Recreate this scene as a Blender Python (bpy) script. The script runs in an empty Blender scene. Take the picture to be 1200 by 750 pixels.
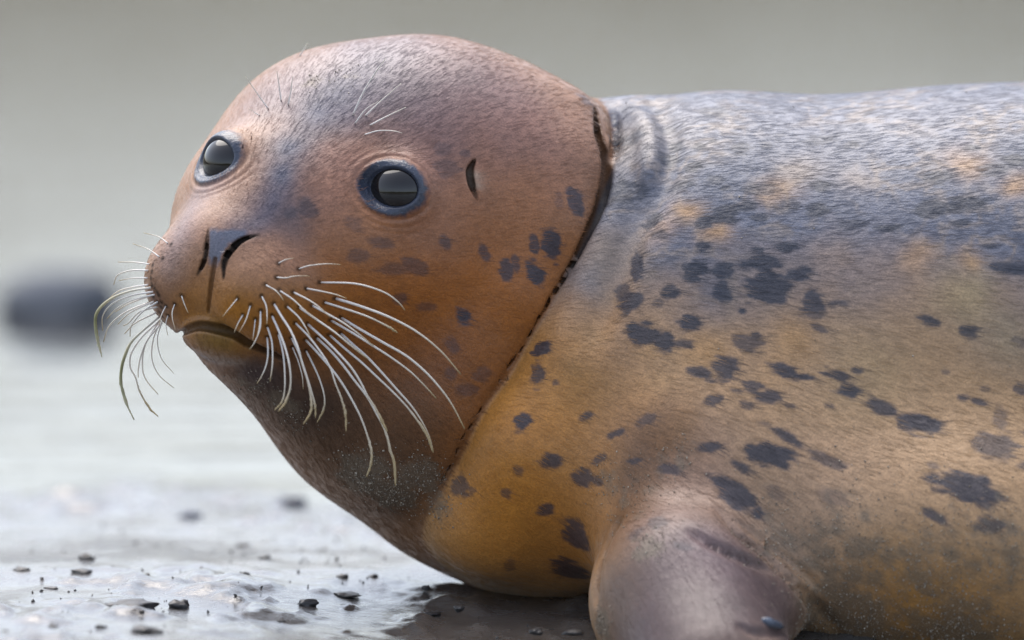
import bpy, math, random
import numpy as np
F = np.float32
rng = np.random.default_rng(7)
random.seed(7)
scene = bpy.context.scene
col = scene.collection
# ------------------------------------------------------------------ camera, sky, sun, exposure
S = 0.00045                       # metres to one unit of the seal's sculpting space (u right, v down, d away)
D0 = 5.0 / S                      # camera distance in those units
PITCH = math.radians(5.0)
GROUND_V = 706.0
CAM_H = (GROUND_V - 375) * S * math.cos(PITCH) + 5.0 * math.sin(PITCH)
CAM = np.array([0.0, -5.0 * math.cos(PITCH), CAM_H])
FWD = np.array([0.0, math.cos(PITCH), -math.sin(PITCH)])
UPW = np.array([0.0, math.sin(PITCH), math.cos(PITCH)])
def world(P):
    P = np.asarray(P, np.float64)
    return (CAM + ((P[..., 0:1] - 600) * S) * np.array([1.0, 0, 0]) - ((P[..., 1:2] - 375) * S) * UPW
            + ((P[..., 2:3] + D0) * S) * FWD)
cam_data = bpy.data.cameras.new('camera')
cam = bpy.data.objects.new('camera', cam_data); col.objects.link(cam)
cam.location = CAM
cam.rotation_euler = (math.pi / 2 - PITCH, 0, 0)
cam_data.sensor_width = 36.0
cam_data.lens = 36.0 * 5.0 / (1200 * S)
cam_data.clip_start = 0.1; cam_data.clip_end = 3000
cam_data.dof.use_dof = True
cam_data.dof.focus_distance = 5.0 - 12 * S
cam_data.dof.aperture_fstop = 4.0
scene.camera = cam
SUN_EL, SUN_AZ = math.radians(64), math.radians(-25)     # azimuth from +Y (behind the seal) towards -X
w = bpy.data.worlds.new('World'); scene.world = w; w.use_nodes = True
nt = w.node_tree; nt.nodes.clear()
sky = nt.nodes.new('ShaderNodeTexSky'); sky.sky_type = 'NISHITA'; sky.sun_disc = False
sky.sun_elevation = SUN_EL; sky.sun_rotation = SUN_AZ
sky.air_density = 1.0; sky.dust_density = 3.0; sky.ozone_density = 1.6
hsv = nt.nodes.new('ShaderNodeHueSaturation'); hsv.inputs['Saturation'].default_value = 0.62
bgn = nt.nodes.new('ShaderNodeBackground'); bgn.inputs['Strength'].default_value = 0.15
won = nt.nodes.new('ShaderNodeOutputWorld')
nt.links.new(sky.outputs[0], hsv.inputs['Color']); nt.links.new(hsv.outputs[0], bgn.inputs['Color'])
nt.links.new(bgn.outputs[0], won.inputs['Surface'])
sd = bpy.data.lights.new('sun', 'SUN'); sd.energy = 1.5; sd.angle = math.radians(60); sd.color = (1.0, 0.93, 0.85)
sun = bpy.data.objects.new('sun', sd); col.objects.link(sun)
sun.rotation_euler = (math.pi / 2 - SUN_EL, 0, math.pi - SUN_AZ)
vs = scene.view_settings
vs.view_transform = 'Standard'; vs.look = 'None'; vs.gamma = 1.0; vs.use_curve_mapping = False
vs.exposure = 1.12
scene.render.engine = 'CYCLES'
scene.cycles.use_denoising = True
scene.cycles.max_bounces = 8
scene.cycles_curves.shape = 'RIBBONS'
# ------------------------------------------------------------------ small helpers
def tag(o, label=None, cat=None, group=None, kind=None):
    for k, v in (('label', label), ('category', cat), ('group', group), ('kind', kind)):
        if v: o[k] = v
    return o
def mesh_obj(name, V, faces, mat, parent=None, smooth=True, attrs=None):
    me = bpy.data.meshes.new(name)
    V = np.asarray(V, np.float64)
    me.from_pydata([tuple(x) for x in V.tolist()], [], faces if isinstance(faces, list) else faces.tolist())
    if smooth: me.polygons.foreach_set('use_smooth', np.ones(len(me.polygons), bool))
    for k, a in (attrs or {}).items():
        if a.ndim == 2:
            at_ = me.attributes.new(k, 'FLOAT_COLOR', 'POINT')
            at_.data.foreach_set('color', np.hstack([a, np.ones((len(a), 1))]).astype(F).ravel())
        else:
            at_ = me.attributes.new(k, 'FLOAT', 'POINT'); at_.data.foreach_set('value', a.astype(F))
    me.update()
    if mat: me.materials.append(mat)
    o = bpy.data.objects.new(name, me); col.objects.link(o); o.parent = parent
    return o
class Nodes:
    def __init__(s, name):
        s.m = bpy.data.materials.new(name); s.m.use_nodes = True; s.t = s.m.node_tree
        s.b = s.t.nodes['Principled BSDF']; s.o = s.t.nodes['Material Output']
    def n(s, kind, **kw):
        x = s.t.nodes.new(kind)
        for k, v in kw.items():
            if k in x.inputs: x.inputs[k].default_value = v
            else: setattr(x, k, v)
        return x
    def l(s, a, b): s.t.links.new(a, b)
    def set(s, **kw):
        for k, v in kw.items(): s.b.inputs[k.replace('_', ' ')].default_value = v
    def attr(s, name): return s.n('ShaderNodeAttribute', attribute_name=name)
    def coords(s, scale=(1, 1, 1), rot=(0, 0, 0)):
        c = s.n('ShaderNodeTexCoord'); mp = s.n('ShaderNodeMapping'); mp.inputs['Scale'].default_value = scale; mp.inputs['Rotation'].default_value = rot
        s.l(c.outputs['Object'], mp.inputs['Vector']); return mp.outputs[0]
    def noise(s, scale, detail=3, rough=.5, vec=None, dist=0):
        x = s.n('ShaderNodeTexNoise'); x.inputs['Scale'].default_value = scale; x.inputs['Detail'].default_value = detail
        x.inputs['Roughness'].default_value = rough; x.inputs['Distortion'].default_value = dist
        if vec is not None: s.l(vec, x.inputs['Vector'])
        return x.outputs['Fac']
    def ramp(s, fac, stops):
        r = s.n('ShaderNodeValToRGB'); e = r.color_ramp.elements
        while len(e) < len(stops): e.new(.5)
        for x, (p, c) in zip(e, stops): x.position = p; x.color = (c, c, c, 1) if not hasattr(c, '__len__') else (*c, 1)
        s.l(fac, r.inputs[0]); return r.outputs[0]
    def math(s, op, a, b=None, clamp=False):
        x = s.n('ShaderNodeMath', operation=op); x.use_clamp = clamp
        for i, v in ((0, a), (1, b)):
            if v is None: continue
            if isinstance(v, (int, float)): x.inputs[i].default_value = v
            else: s.l(v, x.inputs[i])
        return x.outputs[0]
    def mix(s, fac, a, b, mode='MIX'):
        x = s.n('ShaderNodeMix', data_type='RGBA', blend_type=mode)
        for i, v in ((0, fac), (6, a), (7, b)):
            if isinstance(v, (int, float)): x.inputs[i].default_value = v
            elif isinstance(v, tuple): x.inputs[i].default_value = (*v, 1)
            else: s.l(v, x.inputs[i])
        return x.outputs[2]
    def bump(s, h, strength, dist, normal=None):
        x = s.n('ShaderNodeBump'); x.inputs['Strength'].default_value = strength; x.inputs['Distance'].default_value = dist
        s.l(h, x.inputs['Height'])
        if normal is not None: s.l(normal, x.inputs['Normal'])
        return x.outputs[0]
def vnoise(P, seed=0):            # smooth value noise, numpy
    P = np.asarray(P, np.float64); i = np.floor(P).astype(np.int64); f = P - i; f = f * f * (3 - 2 * f); o = 0
    for a in (0, 1):
        for b in (0, 1):
            for c in (0, 1):
                h = ((i[:, 0] + a) * 374761393 + (i[:, 1] + b) * 668265263 + (i[:, 2] + c) * 2147483647 + seed * 974711) & 0xffffffff
                h = ((h ^ (h >> 13)) * 1274126177) & 0xffffffff; h = (h ^ (h >> 16)) & 0xffff
                o = o + h / 65535. * np.where(a, f[:, 0], 1 - f[:, 0]) * np.where(b, f[:, 1], 1 - f[:, 1]) * np.where(c, f[:, 2], 1 - f[:, 2])
    return o
def fbm(P, oct=3, seed=0):
    o = 0; s = 1.; t = 0
    for k in range(oct): o = o + vnoise(np.asarray(P) * (2 ** k) + 17.3 * k, seed + k) * s; t += s; s *= .5
    return o / t
# ------------------------------------------------------------------ sculpting in distance fields
def V(*a): return np.array(a,F)
def nrm(a): a=np.asarray(a,F); return a/np.linalg.norm(a)
L=nrm([0.815,0.135,-0.565])
_p=np.radians(9.0); _y=np.radians(36.0)
f=np.array([-np.sin(_y)*np.cos(_p),-np.sin(_p),-np.cos(_y)*np.cos(_p)]); FW=nrm(f-L*np.dot(f,L))
UP=np.cross(FW,L); UP=nrm(UP if UP[1]<0 else -UP)
EM=V(356.5,204.5,75)
def H(a,b,c): return EM+a*FW+b*L+c*UP
HF=np.stack([FW,L,UP]).astype(F)      # rows
BF=np.eye(3,dtype=F)
def rot(ax,deg,fr=BF):
    a=np.radians(deg); c,s=np.cos(a),np.sin(a); i,j=[(1,2),(2,0),(0,1)][ax]
    R=np.array(fr,F).copy(); R[i]=c*fr[i]+s*fr[j]; R[j]=-s*fr[i]+c*fr[j]; return R
def ell(P,c,r,fr=BF):
    q=(P-np.asarray(c,F))@fr.T.astype(F); r=np.asarray(r,F)
    k0=np.sqrt(((q/r)**2).sum(1)); k1=np.sqrt(((q/(r*r))**2).sum(1))+F(1e-9)
    return k0*(k0-1)/k1
def cap(P,a,b,ra,rb):
    a=np.asarray(a,F); ba=np.asarray(b,F)-a; pa=P-a; l2=F(ba@ba); rr=F(ra-rb); a2=l2-rr*rr; il=F(1)/l2
    y=pa@ba; z=y-l2; w=pa-ba*(y*il)[:,None]; x2=(w*w).sum(1)*l2*l2; y2=y*y*l2; z2=z*z*l2; k=np.sign(rr)*rr*rr*x2
    return np.where(np.sign(z)*a2*z2>k,np.sqrt(x2+z2)*il-F(rb),np.where(np.sign(y)*a2*y2<k,np.sqrt(x2+y2)*il-F(ra),(np.sqrt(x2*a2*il)+y*rr)*il-F(ra)))
def chain(P,pts,rs,k=0):
    o=None
    for i in range(len(pts)-1):
        x=cap(P,pts[i],pts[i+1],rs[i],rs[i+1]); o=x if o is None else (smin(o,x,k) if k else np.minimum(o,x))
    return o
def seg(P,pts):                 # distance to a polyline and the run along it, 0..1
    best=np.full(len(P),1e9,F); tt=np.zeros(len(P),F); n=len(pts)-1
    for i in range(n):
        a=pts[i]; ba=pts[i+1]-a; pa=P-a; t=np.clip((pa@ba)/F(ba@ba),0,1); e=((pa-t[:,None]*ba)**2).sum(1)
        m=e<best; best[m]=e[m]; tt[m]=(i+t[m])/n
    return np.sqrt(best),tt
def smin(a,b,k):
    h=np.maximum(F(k)-np.abs(a-b),0)/F(k); return np.minimum(a,b)-h*h*h*F(k/6.)
def smax(a,b,k): return -smin(-a,-b,k)
def rays(U,Vv):
    U=np.asarray(U,F);Vv=np.asarray(Vv,F)
    return U,Vv
def at(U,Vv,d):
    s=1+np.asarray(d)/D0
    return np.stack([600+(np.asarray(U)-600)*s,375+(np.asarray(Vv)-375)*s,np.asarray(d)+0*s],-1).astype(F)
def trace(fn,U,Vv,d0=-520.,dmax=900.,n=70):
    U=np.atleast_1d(np.asarray(U,F));Vv=np.atleast_1d(np.asarray(Vv,F)); d=np.full(U.shape,d0,F); live=np.ones(U.shape,bool)
    for i in range(n):
        if not live.any(): break
        idx=np.where(live)[0]; s=fn(at(U[idx],Vv[idx],d[idx])); d[idx]+=s*F(.9)
        done=(np.abs(s)<.15)|(d[idx]>dmax); live[idx[done]]=False
    return d
def grad(fn,P,e=1.0):
    k=np.array([[1,-1,-1],[-1,-1,1],[-1,1,-1],[1,1,1]],F); g=np.zeros_like(P)
    for i in range(4): g+=k[i]*fn(P+k[i]*F(e))[:,None]
    n=np.sqrt((g*g).sum(1,keepdims=True))+1e-9
    return g/n
def seg_near(P,pts,R):
    e=np.full(len(P),1e4,F); t=np.zeros(len(P),F); m=((P>pts.min(0)-R)&(P<pts.max(0)+R)).all(1)
    if m.any(): e[m],t[m]=seg(P[m],pts)
    return e,t
# ---------- masses
def head_mass(P):
    d=ell(P,H(-92,0,0),(168,174,171),HF)                 # braincase
    d=smin(d,ell(P,(552,228,190),(172,170,190),rot(2,24)),90)      # nape and jowl
    d=smin(d,ell(P,(497,165,165),(125,122,150),rot(2,6)),70)
    d=smin(d,ell(P,(600,210,205),(118,112,140),rot(2,24)),60)
    d=smin(d,ell(P,H(4,0,-55),(125,136,110),HF),80)      # face / orbits
    d=smin(d,ell(P,H(-60,70,-95),(150,105,125),HF),80)     # near cheek
    d=smin(d,ell(P,H(-60,-60,-95),(150,95,120),HF),80)
    d=smin(d,chain(P,[(652,165,150),(656,212,112),(640,270,88),(598,345,80),(548,415,78),(505,480,66),(478,530,78)],[62,66,70,72,70,66,60],40),50)  # jowl against the neck fold
    d=smin(d,cap(P,H(20,0,-60),H(96,0,-118),92,78),80)    # snout bridge
    d=smin(d,cap(P,H(40,0,-190),(455,455,150),72,132),70)    # jaw and throat
    return d
def muzzle(P,d):
    for s in (1,-1):
        d=smin(d,ell(P,H(88,s*50,-150),(82,63,64),HF),42)
    d=smin(d,ell(P,H(134,0,-110),(34,40,32),HF),36)
    d=smin(d,ell(P,H(82,2,-207),(68,58,34),HF),10)          # chin
    return d
def neck(P):
    return chain(P,[(450,290,150),(480,430,180),(540,530,200),(600,560,210)],[185,164,128,125],60)
def torso(P):
    d=ell(P,(1230,430,250),(760,340,350))
    d=smin(d,ell(P,(835,398,240),(232,288,280)),120)
    d=smin(d,ell(P,(665,550,165),(180,155,180)),90)
    d=smin(d,ell(P,(880,560,20),(190,150,130)),120)
    col=chain(P,[(740,160,218),(770,235,150),(748,325,92),(690,425,45),(622,525,45),(575,610,75)],[46,50,54,60,64,60],40)
    d=smin(d,col,70)
    d=smin(d,ell(P,(1190,630,50),(370,180,230)),120)
    d=smin(d,chain(P,[(1800,470,270),(2250,560,300),(2480,590,320)],[290,150,70]),150)
    for s in (-1,1): d=smin(d,ell(P,(2600,600,320+s*70),(150,80,22),rot(1,-s*25)),40)
    return d
def flipper(P):
    d=chain(P,[(800,630,0),(800,700,-110),(835,790,-230)],[98,104,92],40)
    d=smin(d,ell(P,(892,706,-120),(48,46,60)),50)
    d=smin(d,ell(P,(860,840,-330),(100,40,130)),50)
    return d
def base(P):
    h=muzzle(P,head_mass(P))
    h=smin(h,neck(P),90)
    b=torso(P)
    b=smin(b,flipper(P),70)
    kk=(10+85*np.clip((P[:,1]-545)/90,0,1)).astype(F); hh=np.maximum(kk-np.abs(h-b),0)/kk; hb=np.minimum(h,b)-hh*hh*hh*kk/6
    return smin(hb,ell(P,(700,165,226),(74,53,70),rot(2,14)),30)
# ---------- eyes
EYES=[]
for s,(u,v) in ((1,(463,221)),(-1,(256,186))):
    dd=trace(base,[u],[v])[0]; p=at(u,v,dd)
    A=nrm(.34*s*L+.9*FW+.08*UP); X=nrm(L-A*np.dot(L,A)); Y=np.cross(A,X); Y=Y if Y[1]<0 else -Y
    EYES.append((s,p-A*23,A,X,Y))
EYER=F(37)
def line(pts,inset=0.):
    pts=np.array(pts,F)
    t=np.linspace(0,len(pts)-1,(len(pts)-1)*3+1)        # rounded by a Catmull-Rom run
    q=np.vstack([2*pts[0]-pts[1],pts,2*pts[-1]-pts[-2]]); o=[]
    for x in t:
        i=min(int(x),len(pts)-2); w=x-i; a,b,c,e=q[i:i+4]
        o.append(.5*(2*b+(c-a)*w+(2*a-5*b+4*c-e)*w*w+(3*b-a-3*c+e)*w**3))
    pts=np.array(o,F); d=trace(base,pts[:,0],pts[:,1]); P=at(pts[:,0],pts[:,1],d); n=grad(base,P,2.); return P-n*F(inset)
def rr(n,rs): return np.interp(np.linspace(0,1,n),np.linspace(0,1,len(rs)),rs)
CARVE=[(p,rr(len(p),r),k) for p,r,k in (
 (line([(304,275),(286,280),(272,291),(263,306),(262,326)],2.5),[1.2,3,4.3,3.8,1.6],3),
 (line([(244,268),(242,290),(239,306),(231,322)],2.5),[1.2,3,3.2,1.6],3),
 (line([(252,304),(247,335),(244,366)],.5),[2.2,3.2,1.5],3),
 (line([(209,393),(218,386),(233,381),(255,385),(275,392),(290,402),(313,413),(335,423)],1.5),[2,5,6,6,6,6,5,1],6),
 (line([(698,128),(703,160),(712,192),(704,238),(686,279),(671,308),(651,341),(630,376),(610,411),(588,440),(561,485),(540,518),(525,552),(507,581)],6),[4,8,10,9,7,5.5,4.2,3.2,2.6,2.4,2.4,2.4,2.2,1.5],6),
 (line([(556,188),(551,200),(553,215),(559,233)],3),[2,4.4,4.4,1.8],5),
)]
# soft furrows: line, half width, depth (negative raises)
FURROW=[(line(p,0),w,h) for p,w,h in (
 ([(718,126),(721,150),(721,170),(713,198)],5,14),
 ([(728,122),(752,138),(763,165),(760,205),(740,260)],16,-12),
 ([(748,118),(772,135),(784,170),(778,215),(752,280)],15,10),
 ([(762,190),(752,230),(728,300),(700,370),(668,430)],22,16),
 ([(835,590),(868,625),(905,655),(950,705),(990,752)],8,20),
 ([(800,618),(840,640),(880,658),(915,672)],7,13),
 ([(850,600),(890,630),(930,662),(970,700)],5,8),
 ([(730,600),(708,640),(697,680),(697,715)],9,20),
 ([(860,730),(890,742),(930,738)],6,9),
)]
def fn(P):
    d=base(P)
    for s,c,A,X,Y in EYES:
        q=P-c; r=np.sqrt((q*q).sum(1)); near=r<130
        if not near.any(): continue
        q=q[near]; r=r[near]; a=q@A; x=(q@X)*s; y=q@Y; dn=d[near]
        xl=np.where(x<0,F(30),F(28)); ex=np.where(x<0,F(1.8),F(2))
        e=((np.abs(x)/xl)**ex+(np.abs(y)/F(22.5))**F(2))**F(.5)
        ss=lambda a0,b0,z: (lambda t: t*t*(3-2*t))(np.clip((z-a0)/(b0-a0),0,1))
        lid=smin(dn,r-(EYER+F(4)),34)                       # lids bulge over the ball
        rim=np.sqrt((x+2)**2/1.3+y*y); front=np.clip(a/12,0,1); ang=np.arctan2(y,x); wr=front*(.55-.45*np.cos(ang-.6))
        lid=lid+front*1.7*np.exp(-((rim-38)/3)**2)+wr*(.7*np.exp(-((rim-47)/2.5)**2)+.5*np.exp(-((rim-54)/2.5)**2))
        k=ss(1.0,1.45,e)*front+(1-front)
        dn=lid*k+(r-(EYER-3+7*ss(.86,1.16,e)))*(1-k)       # lid margin hugs the ball, open in front
        d[near]=dn
    for pts,rs,k in CARVE:
        lo=pts.min(0)-30; hi=pts.max(0)+30; m=((P>lo)&(P<hi)).all(1)
        if m.any(): d[m]=smax(d[m],-chain(P[m],pts,rs),k)
    for pts,w,h in FURROW:
        lo=pts.min(0)-4*w; hi=pts.max(0)+4*w; m=((P>lo)&(P<hi)).all(1)
        if m.any():
            e,t=seg(P[m],pts); d[m]+=h*np.exp(-(e/w)**2)*np.clip(4*t*(1-t),0,1)**2*(3-2*np.clip(4*t*(1-t),0,1))
    return d
def fn_eye(P):
    d=fn(P)
    for s,c,A,X,Y in EYES: d=np.minimum(d,np.sqrt(((P-c)**2).sum(1))-EYER)
    return d
# ------------------------------------------------------------------ the seal's skin: surface nets on a 10-unit lattice, refined on the distance field
def build_skin():
    G = 10.; B = 4
    lo = np.array([130., 10., -520.]); n = np.array([66, 24, 30])            # coarse blocks of 40
    ax = [lo[i] + np.arange(n[i] + 1) * G * B for i in range(3)]
    C = np.stack(np.meshgrid(*ax, indexing='ij'), -1).reshape(-1, 3).astype(F)
    dc = base(C).reshape(n + 1)
    N = n * B + 1
    fine = np.repeat(np.repeat(np.repeat(dc, B, 0), B, 1), B, 2)[:N[0], :N[1], :N[2]].copy()
    near = np.zeros(n, bool)
    for i in (0, 1):
        for j in (0, 1):
            for k in (0, 1): near |= np.abs(dc[i:i + n[0], j:j + n[1], k:k + n[2]]) < 62
    nn = np.zeros(N, bool)
    m = np.repeat(np.repeat(np.repeat(near, B, 0), B, 1), B, 2)
    for i in (0, 1):
        for j in (0, 1):
            for k in (0, 1): nn[i:i + m.shape[0], j:j + m.shape[1], k:k + m.shape[2]] |= m
    idx = np.argwhere(nn); fine[nn] = fn((lo + idx * G).astype(F))
    sgn = fine < 0
    # cells with a change of sign
    cnt = np.zeros(N - 1, np.int8)
    for i in (0, 1):
        for j in (0, 1):
            for k in (0, 1): cnt += sgn[i:N[0] - 1 + i, j:N[1] - 1 + j, k:N[2] - 1 + k]
    act = (cnt > 0) & (cnt < 8); ids = np.full(N - 1, -1); cells = np.argwhere(act); ids[act] = np.arange(len(cells))
    V = (lo + (cells + .5) * G).astype(F)
    Q = []
    for a in range(3):
        b, c = (a + 1) % 3, (a + 2) % 3
        sl0 = [slice(0, N[i]) for i in range(3)]; sl1 = list(sl0); sl0[a] = slice(0, N[a] - 1); sl1[a] = slice(1, N[a])
        s0 = sgn[tuple(sl0)]; s1 = sgn[tuple(sl1)]; e = np.argwhere(s0 != s1); e = e[(e[:, b] > 0) & (e[:, c] > 0) & (e[:, b] < N[b] - 1) & (e[:, c] < N[c] - 1)]
        flip = s0[tuple(e.T)]
        eb = np.zeros(3, int); eb[b] = 1; ec = np.zeros(3, int); ec[c] = 1
        q = np.stack([ids[tuple((e - eb - ec).T)], ids[tuple((e - ec).T)], ids[tuple(e.T)], ids[tuple((e - eb).T)]], 1)
        q[~flip] = q[~flip][:, ::-1]; Q.append(q)
    Q = np.vstack(Q)
    def project(V, it, e=1.2, sl=None):
        for _ in range(it):
            s = fn(V); g = grad(fn, V, e); V = V - g * np.clip(s, -6, 6)[:, None] * F(.9)
        return V
    V = project(V, 3, 3.)
    polys = []
    def refine(V, Q, polys, sel):
        S4 = Q[sel]; nv = len(V); a = S4; b = np.roll(S4, -1, 1); key = np.minimum(a, b).astype(np.int64) * nv + np.maximum(a, b)
        uk, inv = np.unique(key.ravel(), return_inverse=True); inv = inv.reshape(key.shape)
        mid = (V[uk // nv] + V[uk % nv]) / 2; cen = V[S4].mean(1)
        em = nv + inv; ce = nv + len(uk) + np.arange(len(S4))
        newQ = np.concatenate([np.stack([S4[:, i], em[:, i], ce, em[:, i - 1]], 1) for i in range(4)])
        R = Q[~sel]; kr = np.minimum(R, np.roll(R, -1, 1)).astype(np.int64) * nv + np.maximum(R, np.roll(R, -1, 1))
        pos = np.searchsorted(uk, kr); pos = np.minimum(pos, len(uk) - 1); hit = uk[pos] == kr; bord = hit.any(1)
        out = []
        for f4, h, p in zip(R[bord], hit[bord], pos[bord]):
            pl = []
            for i in range(4):
                pl.append(int(f4[i]))
                if h[i]: pl.append(int(nv + p[i]))
            out.append(pl)
        dk = None
        for pl in polys:
            r = []
            for x, y in zip(pl, pl[1:] + pl[:1]):
                r.append(x); kk = min(x, y) * nv + max(x, y); j = np.searchsorted(uk, kk)
                if j < len(uk) and uk[j] == kk: r.append(int(nv + j))
            out.append(r)
        return np.vstack([V, mid, cen]).astype(F), np.vstack([R[~bord], newQ]), out, nv
    def centre(V, Q): return V[Q].mean(1)
    def facing(V, Q):
        p = V[Q]; nrm_ = np.cross(p[:, 2] - p[:, 0], p[:, 3] - p[:, 1]); nrm_ /= np.linalg.norm(nrm_, axis=1, keepdims=True) + 1e-9; return nrm_
    for lev in range(3):
        c = centre(V, Q); nz = facing(V, Q)[:, 2]
        fr = (c[:, 0] < 1290) & (c[:, 1] < 800) & (nz < .4)
        face = np.zeros(len(c), bool)
        for s, ec, A, X, Y in EYES: face |= (np.linalg.norm(c - ec, axis=1) < 66)
        for pts, rs, k in CARVE:
            l, h = pts.min(0) - 14, pts.max(0) + 14; face |= ((c > l) & (c < h)).all(1)
        sel = fr if lev < 2 else (face & fr)
        V, Q, polys, nv = refine(V, Q, polys, sel)
        if lev == 0: V = project(V, 2, 1.5)
        else: V[nv:] = project(V[nv:], 3 if lev == 1 else 2, .8)
    if facing(V, Q)[:, 2][(centre(V, Q)[:, 0] > 400) & (centre(V, Q)[:, 2] < 0)].mean() > 0: Q = Q[:, ::-1]; polys = [p[::-1] for p in polys]
    return V, Q, polys
# ------------------------------------------------------------------ whisker courses: thickness, kind (0 clean, 1 muddy tip, 2 algae), line
def z4(*p): return [(300 + x / 4.615, 300 + y / 4.615) for x, y in p]
def z6(*p): return [(160 + x / 6.25, 340 + y / 6.25) for x, y in p]
def z7(*p): return [(90 + x / 3.125, 260 + y / 3.125) for x, y in p]
def z8(*p): return [(180 + x / 3.947, 40 + y / 3.947) for x, y in p]
NEAR = [(1.0, 0, z4((342,143),(540,150),(690,195),(770,250),(805,293))), (.9, 0, z4((270,175),(350,190),(430,208),(490,230))), (1.5, 0, z4((425,228),(560,270),(720,330),(870,410),(1000,515),(1108,640))),
 (1.2, 1, z4((368,250),(480,285),(610,330),(720,385),(765,415))), (1.5, 0, z4((455,330),(560,395),(700,475),(820,545),(930,640),(1020,745),(1075,830),(1128,935))), (1.3, 0, z4((400,345),(520,415),(640,490),(740,555),(840,630),(920,710),(975,770))),
 (1.2, 0, z4((300,265),(390,315),(470,360),(560,425),(640,490))), (1.4, 0, z4((455,415),(520,475),(600,545),(680,630),(760,720),(840,810),(900,900),(940,985),(960,1065))), (1.3, 1, z4((395,425),(480,500),(570,575),(650,650),(740,735),(820,820),(880,900),(930,980),(955,1060))),
 (1.2, 0, z4((230,275),(330,345),(430,415),(520,490),(610,560))), (1.0, 0, z4((200,195),(280,235),(340,275),(400,330))), (1.4, 1, z4((325,440),(400,510),(470,590),(530,670),(600,760),(650,850),(700,950),(730,1060),(750,1140),(755,1245))),
 (1.3, 1, z4((275,365),(370,450),(450,530),(520,610),(570,690),(605,760),(650,830),(690,910),(710,950))), (1.3, 1, z4((265,450),(330,520),(400,600),(460,680),(520,780),(570,880),(605,980),(625,1060),(620,1130),(597,1195))),
 (1.1, 1, z4((210,360),(280,430),(350,520),(400,600),(430,690),(465,780),(485,860),(487,950))), (1.1, 1, z4((270,510),(310,590),(345,670),(370,760),(365,830),(330,900))), (1.1, 1, z4((190,440),(230,520),(265,620),(300,730),(320,810),(322,875))),
 (1.0, 0, z4((165,270),(230,330),(270,390),(295,440))), (1.2, 1, z4((95,255),(140,330),(185,400),(225,490),(250,580),(280,680),(300,780),(295,850),(255,910))), (1.2, 1, z4((85,320),(130,420),(165,520),(185,620),(185,710),(160,790),(120,840))),
 (1.0, 0, z4((60,380),(85,460),(90,550),(85,620),(75,680))), (1.0, 0, z4((60,435),(65,520),(55,590),(30,650),(5,690))), (1.0, 1, z4((120,420),(145,520),(155,620),(155,720),(140,790),(100,835))), (.9, 0, z4((125,185),(200,235),(260,290),(330,345))),
 (.8, 0, z4((50,155),(110,190),(150,240))), (.8, 0, z4((30,215),(55,270),(60,330),(58,370))), (.8, 0, z4((25,295),(20,370),(5,440))), (.7, 0, z4((230,70),(290,52),(390,42),(460,47))), (.6, 0, z4((120,40),(160,20),(205,10))), (.7, 0, z4((110,115),(160,118),(215,108),(290,108))),
 (.8, 0, z4((195,490),(225,560),(250,650),(255,720))), (.7, 0, z6((910,150),(905,280),(860,390),(825,435))), (.6, 0, z6((835,110),(800,220),(750,310))), (.7, 0, z6((780,180),(745,240),(715,310))), (.6, 0, z6((870,210),(860,300),(850,370))), (.6, 0, z6((740,60),(690,120),(630,195))),
 (.7, 0, z6((330,40),(350,100),(380,170))), (.7, 0, z6((280,100),(262,160),(265,220),(285,290))), (.7, 0, z6((230,185),(215,250),(228,330))), (.7, 0, z6((215,115),(180,190),(165,260)))]
FAR = [(.7, 0, z7((335,80),(300,55),(245,40))), (.8, 0, z7((305,130),(260,100),(205,80))), (.8, 0, z7((268,155),(210,148),(150,147))), (.9, 0, z7((265,178),(200,178),(150,195),(135,230))), (.8, 0, z7((262,205),(200,207),(155,215))),
 (1.2, 2, z7((275,240),(190,255),(120,285),(75,330),(68,380),(78,440),(92,495))), (1.0, 0, z7((285,255),(200,270),(130,300),(95,345),(95,400))), (1.0, 0, z7((290,265),(210,285),(150,315),(110,355))), (1.0, 0, z7((265,295),(180,330),(120,380),(98,440))),
 (1.0, 0, z7((285,290),(200,330),(150,375))), (1.0, 0, z7((300,310),(230,330),(190,370),(170,380))), (1.0, 0, z7((295,330),(215,370),(175,410))), (1.2, 2, z7((305,345),(240,400),(200,440),(180,480),(165,530),(162,590),(180,660),(210,725))),
 (1.1, 1, z7((305,360),(240,420),(200,480),(195,530),(215,570),(230,620),(265,680),(298,713))), (1.0, 0, z7((312,370),(260,430),(235,490),(225,540),(225,570))), (1.0, 0, z7((300,365),(250,450),(240,530),(255,580),(298,632))), (.8, 0, z7((305,365),(280,430),(275,500),(300,560),(355,608))),
 (.7, 0, z7((312,365),(295,430),(310,500),(355,555))), (1.0, 0, z7((265,230),(200,240),(150,255),(110,290))), (1.0, 0, z7((270,270),(190,300),(140,330))), (1.0, 0, z7((300,290),(240,330),(200,380),(195,420)))]
BROW = [(.9, 0, z8((920,378),(970,270),(1025,180),(1075,110))), (.7, 0, z8((930,415),(980,350),(1040,310))), (.9, 0, z8((980,378),(1040,320),(1145,228))), (.9, 0, z8((1000,422),(1080,380),(1168,338))), (.7, 0, z8((975,465),(1040,447),(1110,448),(1150,458))),
 (.8, 0, z8((530,345),(490,290),(425,195))), (.8, 0, z8((590,310),(582,250),(570,170))), (.7, 0, z8((622,330),(635,260),(643,195))), (.6, 0, z8((490,375),(470,365),(445,345))), (.7, 0, z8((676,100),(700,65),(712,40)))]
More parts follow.
